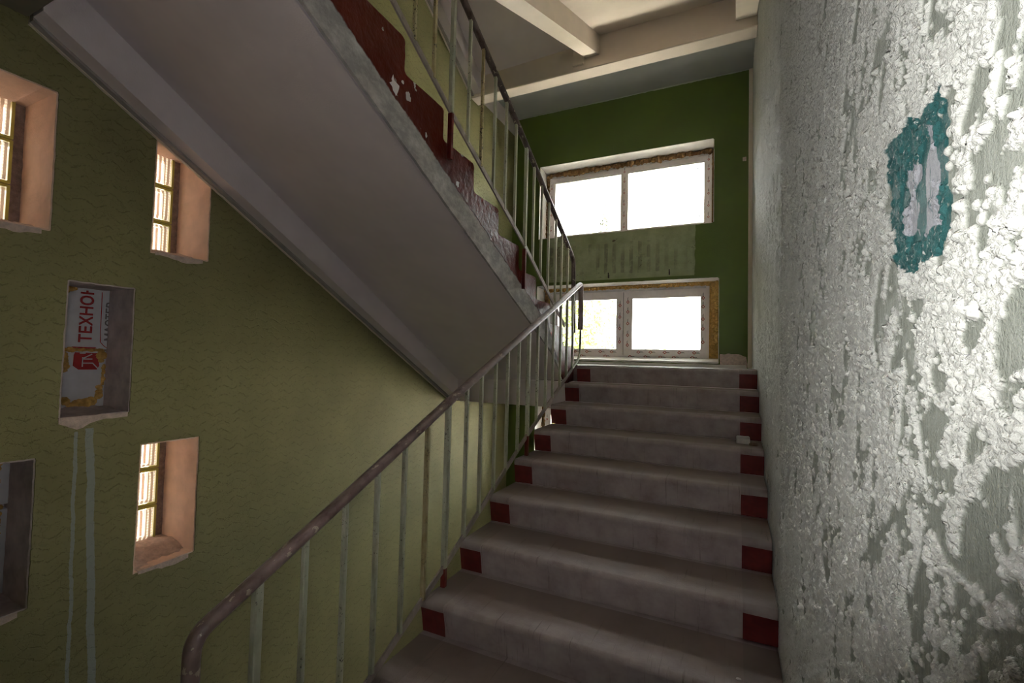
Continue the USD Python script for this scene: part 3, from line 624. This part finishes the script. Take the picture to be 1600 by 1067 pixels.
# ---------------------------------------------------------------- lower flight (up to the window landing)
def step_profile(y, z, t, h, over=.026, r=.018):
    top = z+.020
    p = [(y+t+.03, z-h+.022), (y+t+.03, top), (y+r, top)]
    for a in np.linspace(0, 1, 6)[1:]:
        p.append((y+r-r*math.sin(a*math.pi/2), top-r+r*math.cos(a*math.pi/2)))
    p += [(y, top-.026), (y+.004, top-.034), (y+over*.55, z-.06), (y+over, z-h+.022)]
    return sg.Polygon(p).buffer(0)
sf = thing('stair_flight', 'dusty concrete flight of steps with red painted riser ends climbing to the window', 'stairs', (-WFL/2, -1.5, -1.5))
rng = np.random.RandomState(5)
def rough_step(poly, x0, x1, seed):
    """Extruded step cut into slices along x, its nosing slightly worn and chipped."""
    c = np.array(poly.exterior.coords)[:-1]; n = len(c); xs = np.linspace(x0, x1, 40); V = []
    for x in xs:
        w = (meshkit.fbm(np.array([[x*7, seed*2.3, 0.]]), 3, seed)[0]-.5)*.009
        q = c.copy(); nose = q[:, 0] < q[:, 0].min()+.02
        q[nose & (q[:, 1] > q[:, 1].max()-.05), 1] += w-.0015; q[nose, 0] += abs(w)*.6
        V.append(np.c_[np.full(n, x), q])
    V = np.concatenate(V); F = []
    for i in range(len(xs)-1):
        for j in range(n):
            k = (j+1) % n; A, B, C, D = i*n+j, i*n+k, (i+1)*n+k, (i+1)*n+j; F += [(A, C, B), (A, D, C)]
    cv, cap = trimesh.creation.triangulate_polygon(sg.Polygon(c), engine='earcut'); near_ = np.argmin(((np.asarray(cv)[:, None]-c[None])**2).sum(2), 1); cap = near_[np.asarray(cap)]
    F = np.array(F); F = np.vstack([F, cap, cap[:, ::-1]+(len(xs)-1)*n])
    m = trimesh.Trimesh(V, F, process=False)
    if m.volume < 0: m.invert()
    return m
for k in range(0, 10):
    y, z = -k*T, -k*H; ov = .026
    last = step_profile(y, z, T if k else .06, H)
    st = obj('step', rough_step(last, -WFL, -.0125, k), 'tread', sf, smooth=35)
    # painted ends of the riser: thin coats that follow the riser's slope
    for (xa, xb) in ((-WFL-.001, -WFL+.119), (-.1335, -.0118)):
        zt, zb = z-.014-rng.uniform(0, .003), z-H+.0225
        q = [(xa, y+.0045, zt), (xb, y+.0045, zt+rng.uniform(-.002, .002)), (xb, y+ov*.55, z-.06), (xa, y+ov*.55, z-.06), (xb+rng.uniform(-.001, .001), y+ov, zb), (xa, y+ov, zb)]
        v = np.array(q); v2 = v-[0, .0013, 0]
        F = [(0, 1, 2), (0, 2, 3), (3, 2, 4), (3, 4, 5)]
        m = trimesh.Trimesh(np.vstack([v2, v]), np.array([f for f in F]+[tuple(i+6 for i in f[::-1]) for f in F]+[(0, 7, 1), (0, 6, 7), (1, 8, 2), (1, 7, 8), (2, 10, 4), (2, 8, 10), (0, 3, 9), (0, 9, 6), (3, 5, 11), (3, 11, 9), (5, 4, 10), (5, 10, 11)]), process=False)
        obj('red_band', m, 'red_paint_band', st, smooth=False, label='dark red painted riser end')
body = sg.Polygon([(0.02, -.17), (-9*T+.06, -9*H-.145), (-9*T+.06, -9*H-.16), (-9*T+.35, -9*H-.16), (.02, -.32)])
obj('slab', prism_x(body, -WFL+.004, -.0125), 'whitewash', sf)

# ---------------------------------------------------------------- upper flight (and its copies above and below)
def upper_flight(name, label, dy, dz, xr=XU, full=True):
    f = thing(name, label, 'stairs', ((WL+xr)/2, -1.5+dy, dz))
    n = 10
    nose = lambda k: (.009-k*T2+dy, .18+H2*k+dz)
    if full:
        for k in range(n):
            y, z = nose(k)
            p = sg.Polygon([(y, z), (y, z-H2+.012), (y-.035, z-H2+.012), (y-.035, z-.045), (y-T2-.004, z-.045), (y-T2-.004, z)])
            p = p.buffer(-.010).buffer(.010)
            obj('step', prism_x(p, WL+.003, xr-.0145), 'tread', f)
    # plate: slightly twisted soffit from the right joint line to the left rib
    jr = lambda y: .313-.4586*(y-dy+.976)+dz
    jl = lambda y: -.106-.553*(y-dy+.119)+dz
    ys = np.linspace(-3.19+dy, -.028+dy, 16); xs = np.linspace(WL+.13, xr-.026, 8)
    Y, X = np.meshgrid(ys, xs, indexing='ij'); tt = (X-(WL+.13))/(xr-.026-WL-.13)
    Z = jl(Y)*(1-tt)+jr(Y)*tt+.004
    top = Z+.05
    v1, v2 = np.c_[X.ravel(), Y.ravel(), Z.ravel()], np.c_[X.ravel(), Y.ravel(), top.ravel()]; g_ = grid(16, 8)
    m = trimesh.Trimesh(np.vstack([v1, v2]), np.vstack([g_, g_[:, ::-1]+len(v1)]), process=False)
    obj('soffit', m, 'whitewash', f, smooth=True, label='grey whitewashed sloping underside')
    # rib along the left wall
    rb = lambda y: -.349-.545*(y-dy+.034)+dz
    ya, yb = -3.19+dy, -.03+dy
    rib = [(ya, rb(ya)+.02), (yb, rb(yb)+.02), (yb, jl(yb)+.03), (ya, jl(ya)+.03)]
    obj('rib', prism_x(sg.Polygon(rib), WL+.045, WL+.131), 'whitewash', f)
    fill = [(ya, rb(ya)), (yb, rb(yb)), (yb, jl(yb)), (ya, jl(ya))]
    obj('mortar_fillet', prism_x(noisy_ring(fill, .03, .004, 3).buffer(0), WL+.001, WL+.016), 'whitewash_pale', f, smooth=False)
    obj('joint_filling', prism_x(sg.Polygon([(a, b+.006) for a, b in fill]), WL+.016, WL+.046), 'gap_dark', f)
    # side face: red enamel over grey plaster, stepped top edge
    pts = [(-.20+dy, -.14+dz), (.009+dy, -.12+dz)]
    for k in range(n):
        y, z = nose(k); pts += [(y, z), (y-T2, z)]
    yt = pts[-1][0]; pts += [(yt, jr(yt)+.0)]
    pts += [(-.55+dy, jr(-.55+dy))]
    sp = sg.Polygon(pts).buffer(0).buffer(-.022).buffer(.044).buffer(-.022)
    if full: sp = noisy_ring(list(sp.exterior.coords), .015, .004, 2)
    if not full: sp = sp.intersection(sg.box(-9, -9, dy-.034, 9)) if True else sp
    obj('side_face', prism_x(sp, xr-.014, xr), 'stringer_paint' if full else 'whitewash', f, smooth=False, label='red enamelled side of the steps over grey plaster' if full else None)
    return f
uf = upper_flight('stair_flight', 'upper flight seen from below with peeling dark red side and grey underside', 0, 0)
# paint flakes lost from the side face
for i, (yc, zc, ry, rz) in enumerate([(-2.49, 1.195, .034, .040), (-2.398, 1.190, .025, .030), (-2.262, 1.085, .010, .020), (-1.98, .955, .018, .020), (-1.60, .79, .016, .025), (-2.44, 1.235, .012, .010)]):
    rs_ = np.random.RandomState(i+40); an = np.sort(rs_.rand(13)*6.283); rr = .45+.65*rs_.rand(13)
    obj('paint_loss', prism_x(sg.Polygon(np.c_[yc+ry*rr*np.cos(an), zc+rz*rr*np.sin(an)]).buffer(0), XU-.001, XU+.0010), 'whitewash', uf, smooth=False)
upper_flight('stair_flight', 'flight high up at the left, seen only as a dark sloping underside', .30, 3.25, -1.62, False)
upper_flight('stair_flight', 'flight one storey down, hidden below the railing', 0, -3.25)
# ribbed flight overhead on the right
of = thing('stair_flight', 'ribbed flight overhead at the right with cream whitewashed ribs', 'stairs', (-.75, -.6, 2.6))
sl = .417
def incl(y0, y1, zb, zt): return sg.Polygon([(y0, zb+sl*(y0-.27)), (y1, zb+sl*(y1-.27)), (y1, zt+sl*(y1-.27)), (y0, zt+sl*(y0-.27))])
obj('rib', cat_([prism_x(incl(-2.0, .2695, 2.996, 3.24), -1.484, -1.352), prism_x(incl(-2.6, -2.0, 2.996, 3.24), -1.415, -1.352)]), 'whitewash_pale', of)
obj('rib', prism_x(incl(-2.6, .2695, 2.975, 3.24), -.172, -.0125), 'whitewash_pale', of)
obj('plate', prism_x(incl(-2.6, .2695, 3.185, 3.30), -1.40, -.10), 'whitewash_pale', of)
obj('packing', bx(-1.612, -1.50, .245, .2695, 2.93, 3.15, .004), 'whitewash_pale', of)

# ---------------------------------------------------------------- railings
def bend(points, r=.06, n=6):
    """Polyline with rounded corners."""
    P = [np.array(p, float) for p in points]; out = [P[0]]
    for a, b, c in zip(P, P[1:], P[2:]):
        u = (a-b)/np.linalg.norm(a-b); w = (c-b)/np.linalg.norm(c-b); rr = min(r, .45*np.linalg.norm(a-b), .45*np.linalg.norm(c-b))
        for t in np.linspace(0, 1, n): out.append((1-t)**2*(b+u*rr)+2*t*(1-t)*b+t*t*(b+w*rr))
    return np.array(out+[P[-1]])
def dens(path, step=.05):
    out = [path[0]]
    for a, b in zip(path, path[1:]):
        n = max(1, int(np.linalg.norm(b-a)/step))
        out += [a+(b-a)*i/n for i in range(1, n+1)]
    return np.array(out)
XR = -1.406
hz = lambda y: .725+(y+.061)*.4405          # underside line of the lower handrail
def hz(y): return np.interp(y, [-3.185, -2.851, -2.546, -2.103, -1.406, -.476, -.061], [-.643, -.497, -.357, -.160, .143, .540, .722])
def bz(y): return np.interp(y, [-3.4, -2.604, -2.348, -2.062, -1.177, -.231], [-1.537, -1.157, -1.053, -.922, -.462, -.016])
rl = thing('stair_railing', 'steel railing with worn brown handrail along the lower flight', 'railing', (XR, -1.6, -1.0))
hp = dens(bend([(XR, -3.247, -1.46), (XR, -3.247, -.672), (XR, -2.851, -.497), (XR, -2.103, -.160), (XR, -1.406, .143), (XR, -.476, .540), (XR, -.01, .744), (XR, -.004, .60), (XR, .0, .335)], .045), .04)
obj('handrail', tube(hp, .0235, .020, 16), 'handrail_plastic', rl, True, label='worn brown plastic handrail')
obj('end_post', tube(dens(bend([(XR, .0, .34), (XR, -.004, .135), (XR, -.06, .06), (XR, -.232, -.017)], .05), .03), .009, .012, 8), 'steel_pale', rl, True)
BALU = [-.22+.0, -.369, -.524, -.682, -.828, -.987, -1.144, -1.297, -1.456, -1.612, -1.775, -1.926, -2.097, -2.261, -2.415, -2.577, -2.738, -2.906, -3.069]
posts = {-2.097: -7, -1.144: -4, -3.069: -10}
for i, y in enumerate(BALU):
    r_ = .0185 if y not in posts else .025
    mat = 'steel_rusty' if i in (13,) else 'steel_pale'
    obj('post' if y in posts else 'baluster', bar((XR, y, bz(y)-.002), (XR, y, hz(y)-.004), r_, r_, (1, 0, 0)), mat, rl)
    if y in posts:
        obj('post_foot', bar((XR, y, -1.4995 if y < -3 else -H*math.ceil(-y/T)+.0235), (XR, y, bz(y)), .024, .024), 'red_enamel_post', rl, label='dark red foot of a railing post')
for a, b in ((-.225, -1.14), (-1.148, -2.093), (-2.101, -3.10)):
    obj('bottom_rail', bar((XR, a, bz(a)), (XR, b, bz(b)-(.012 if b < -3 else 0)), .010, .032), 'rail_bar', rl)

XV = -1.450
def hu(y): return np.interp(y, [-3.2, -2.001, -1.286, -.139, -.098], [2.55, 1.915, 1.572, .966, .93])
def bu_(y): return np.interp(y, [-3.2, -2.528, -2.095, -1.452, -1.117, -.322], [1.88, 1.532, 1.284, .967, .809, .344])
ru = thing('stair_railing', 'steel railing with dark scuffed handrail on the red-sided upper flight', 'railing', (XV, -1.6, 1.0))
hp = dens(bend([(XV, -3.0, 2.46), (XV, -2.001, 1.918), (XV, -1.286, 1.572), (XV, -.139, .966), (XV, -.10, .93), (XV, -.085, .70), (XV, -.066, .302)], .03), .04)
obj('handrail', tube(hp, .0192, .0175, 14), 'handrail_dark', ru, True, label='dark scuffed handrail')
BUP = [-2.85, -2.70, -2.545, -2.39, -2.239, -2.084, -1.918, -1.774, -1.622, -1.47, -1.324, -1.155, -1.015, -.864, -.715, -.553, -.412, -.252]
pu = {-2.084: (1.27, 1.04), -1.155: (.80, .53)}
for i, y in enumerate(BUP):
    r_ = .023 if y in pu else .0165
    obj('post' if y in pu else 'baluster', bar((XV, y, bu_(y)-.002), (XV, y, hu(y)-.004), r_, r_), 'steel_rusty' if i in (3, 4, 7) else 'steel_pale', ru)
    if y in pu: obj('post_foot', bar((XV, y, pu[y][0]), (XV, y, pu[y][1]), .024, .022), 'red_enamel_post', ru, label='dark red foot fixed to the side of the steps')
for a, b in ((-.30, -1.15), (-1.16, -2.08), (-2.09, -2.95)):
    obj('bottom_rail', bar((XV, a, bu_(a)), (XV, b, bu_(b)), .010, .032), 'rail_bar', ru)

# ---------------------------------------------------------------- small things lying about
blk = bx(-.157, -.080, -.80, -.74, -.429, -.385, .006); tag(obj('foam_block', blk, 'debris_white'), 'small pale block of foam lying on the right end of a step', 'foam block')
cl = blob((-.062, -.81, -.424), (.024, .018, .012), 3, .3, 2); tag(obj('rubble_lump', cl, 'debris_brown'), 'small brown lump of rubble beside the pale block on the step', 'rubble')
rnd = random.Random(4)
for i, (x, y, z, s) in enumerate([(-.10, -2.22, -1.03, .018), (-.15, -2.16, -1.03, .008), (-.075, -2.19, -1.03, .010)]):
    c = blob((x, y, z+s*.2), (s, s*.8, s*.3), 20+i, .5, 2, 4)
    tag(obj('plaster_crumb', c, 'debris_white'), ['largest pale plaster crumb on the lower right tread', 'pale plaster crumb furthest from the wall on the lower right tread', 'pale plaster crumb nearest the wall on the lower right tread'][i], 'plaster')

# ---------------------------------------------------------------- outside: ground and trees
struct('ground', bx(-60, 60, WB+.5, 90, -6.3, -6.0), 'ground', 'ground outside the building', 'ground')
def leaf_cloud(c, r, n, size, seed, shape=1.0):
    rs = np.random.RandomState(seed); P = rs.normal(size=(n, 3)); P /= np.linalg.norm(P, axis=1)[:, None]; P *= (rs.rand(n)**.45)[:, None]
    nz = meshkit.fbm(P*2.5+seed, 3, seed); P = P[nz > .40]; P = P*np.array(r)+np.array(c); n = len(P)
    A = rs.normal(size=(n, 3)); A /= np.linalg.norm(A, axis=1)[:, None]; B = np.cross(A, rs.normal(size=(n, 3))); B /= np.linalg.norm(B, axis=1)[:, None]
    s = size*(.6+.8*rs.rand(n))[:, None]
    V = np.stack([P-A*s, P+B*s*.55, P+A*s, P-B*s*.55], 1).reshape(-1, 3); i = np.arange(n)*4
    return trimesh.Trimesh(V, np.vstack([np.c_[i, i+1, i+2], np.c_[i, i+2, i+3]]), process=False)
def tree(name, label, x, y, zc, r, n, size, seed, mat='leaf'):
    t = thing(name, label, 'tree', (x, y, -6))
    obj('trunk', tube(dens(np.array([(x, y, -6.05), (x+.1, y, -3), (x, y+.1, zc)]), .5), .14, .14, 8, (1, 0, 0)), 'bark', t)
    fo = obj('foliage', leaf_cloud((x, y, zc), r, n, size, seed), mat, t, smooth=False); tag(fo, kind='stuff')
tree('bushy_tree', 'pale green bushy tree filling the left leaf of the floor-level window', -6.2, 13.5, .6, (2.2, 2.2, 3.6), 9000, .10, 3)
tree('bushy_tree', 'sparser green tree low in the right leaf of the floor-level window', -3.3, 17.8, -2.2, (2.0, 2.0, 3.1), 3500, .10, 8)
tree('bushy_tree', 'green tree beyond the window, furthest left', -10.5, 16, -.6, (2.6, 2.6, 3.6), 7000, .11, 12)
def spruce(x, y, zt, hgt, seed):
    t = thing('spruce', 'slender pointed spruce seen through the high window', 'tree', (x, y, -6))
    obj('trunk', tube(dens(np.array([(x, y, -6.05), (x, y, zt-.2)]), 1.), .09, .09, 8), 'bark', t)
    rs = np.random.RandomState(seed); V = []; n = 2600
    for i in range(n):
        s = rs.rand()**.6*hgt; a = rs.rand()*6.283; rad = (.08+.17*s)*rs.rand()**.5; d = np.array([math.cos(a), math.sin(a), 0])
        p = np.array([x, y, zt-s-rad*.35])+d*rad; b = np.array([-d[1], d[0], 0]); w = .055+.04*rs.rand(); e = d*.14*rs.rand()+np.array([0, 0, -.05])
        V += [p-e, p+b*w, p+e, p-b*w]
    i = np.arange(n)*4; fo = obj('foliage', trimesh.Trimesh(np.array(V), np.vstack([np.c_[i, i+1, i+2], np.c_[i, i+2, i+3]]), process=False), 'needle', t, smooth=False); tag(fo, kind='stuff')
spruce(-7.95, 26.0, 10.55, 12.3, 5)
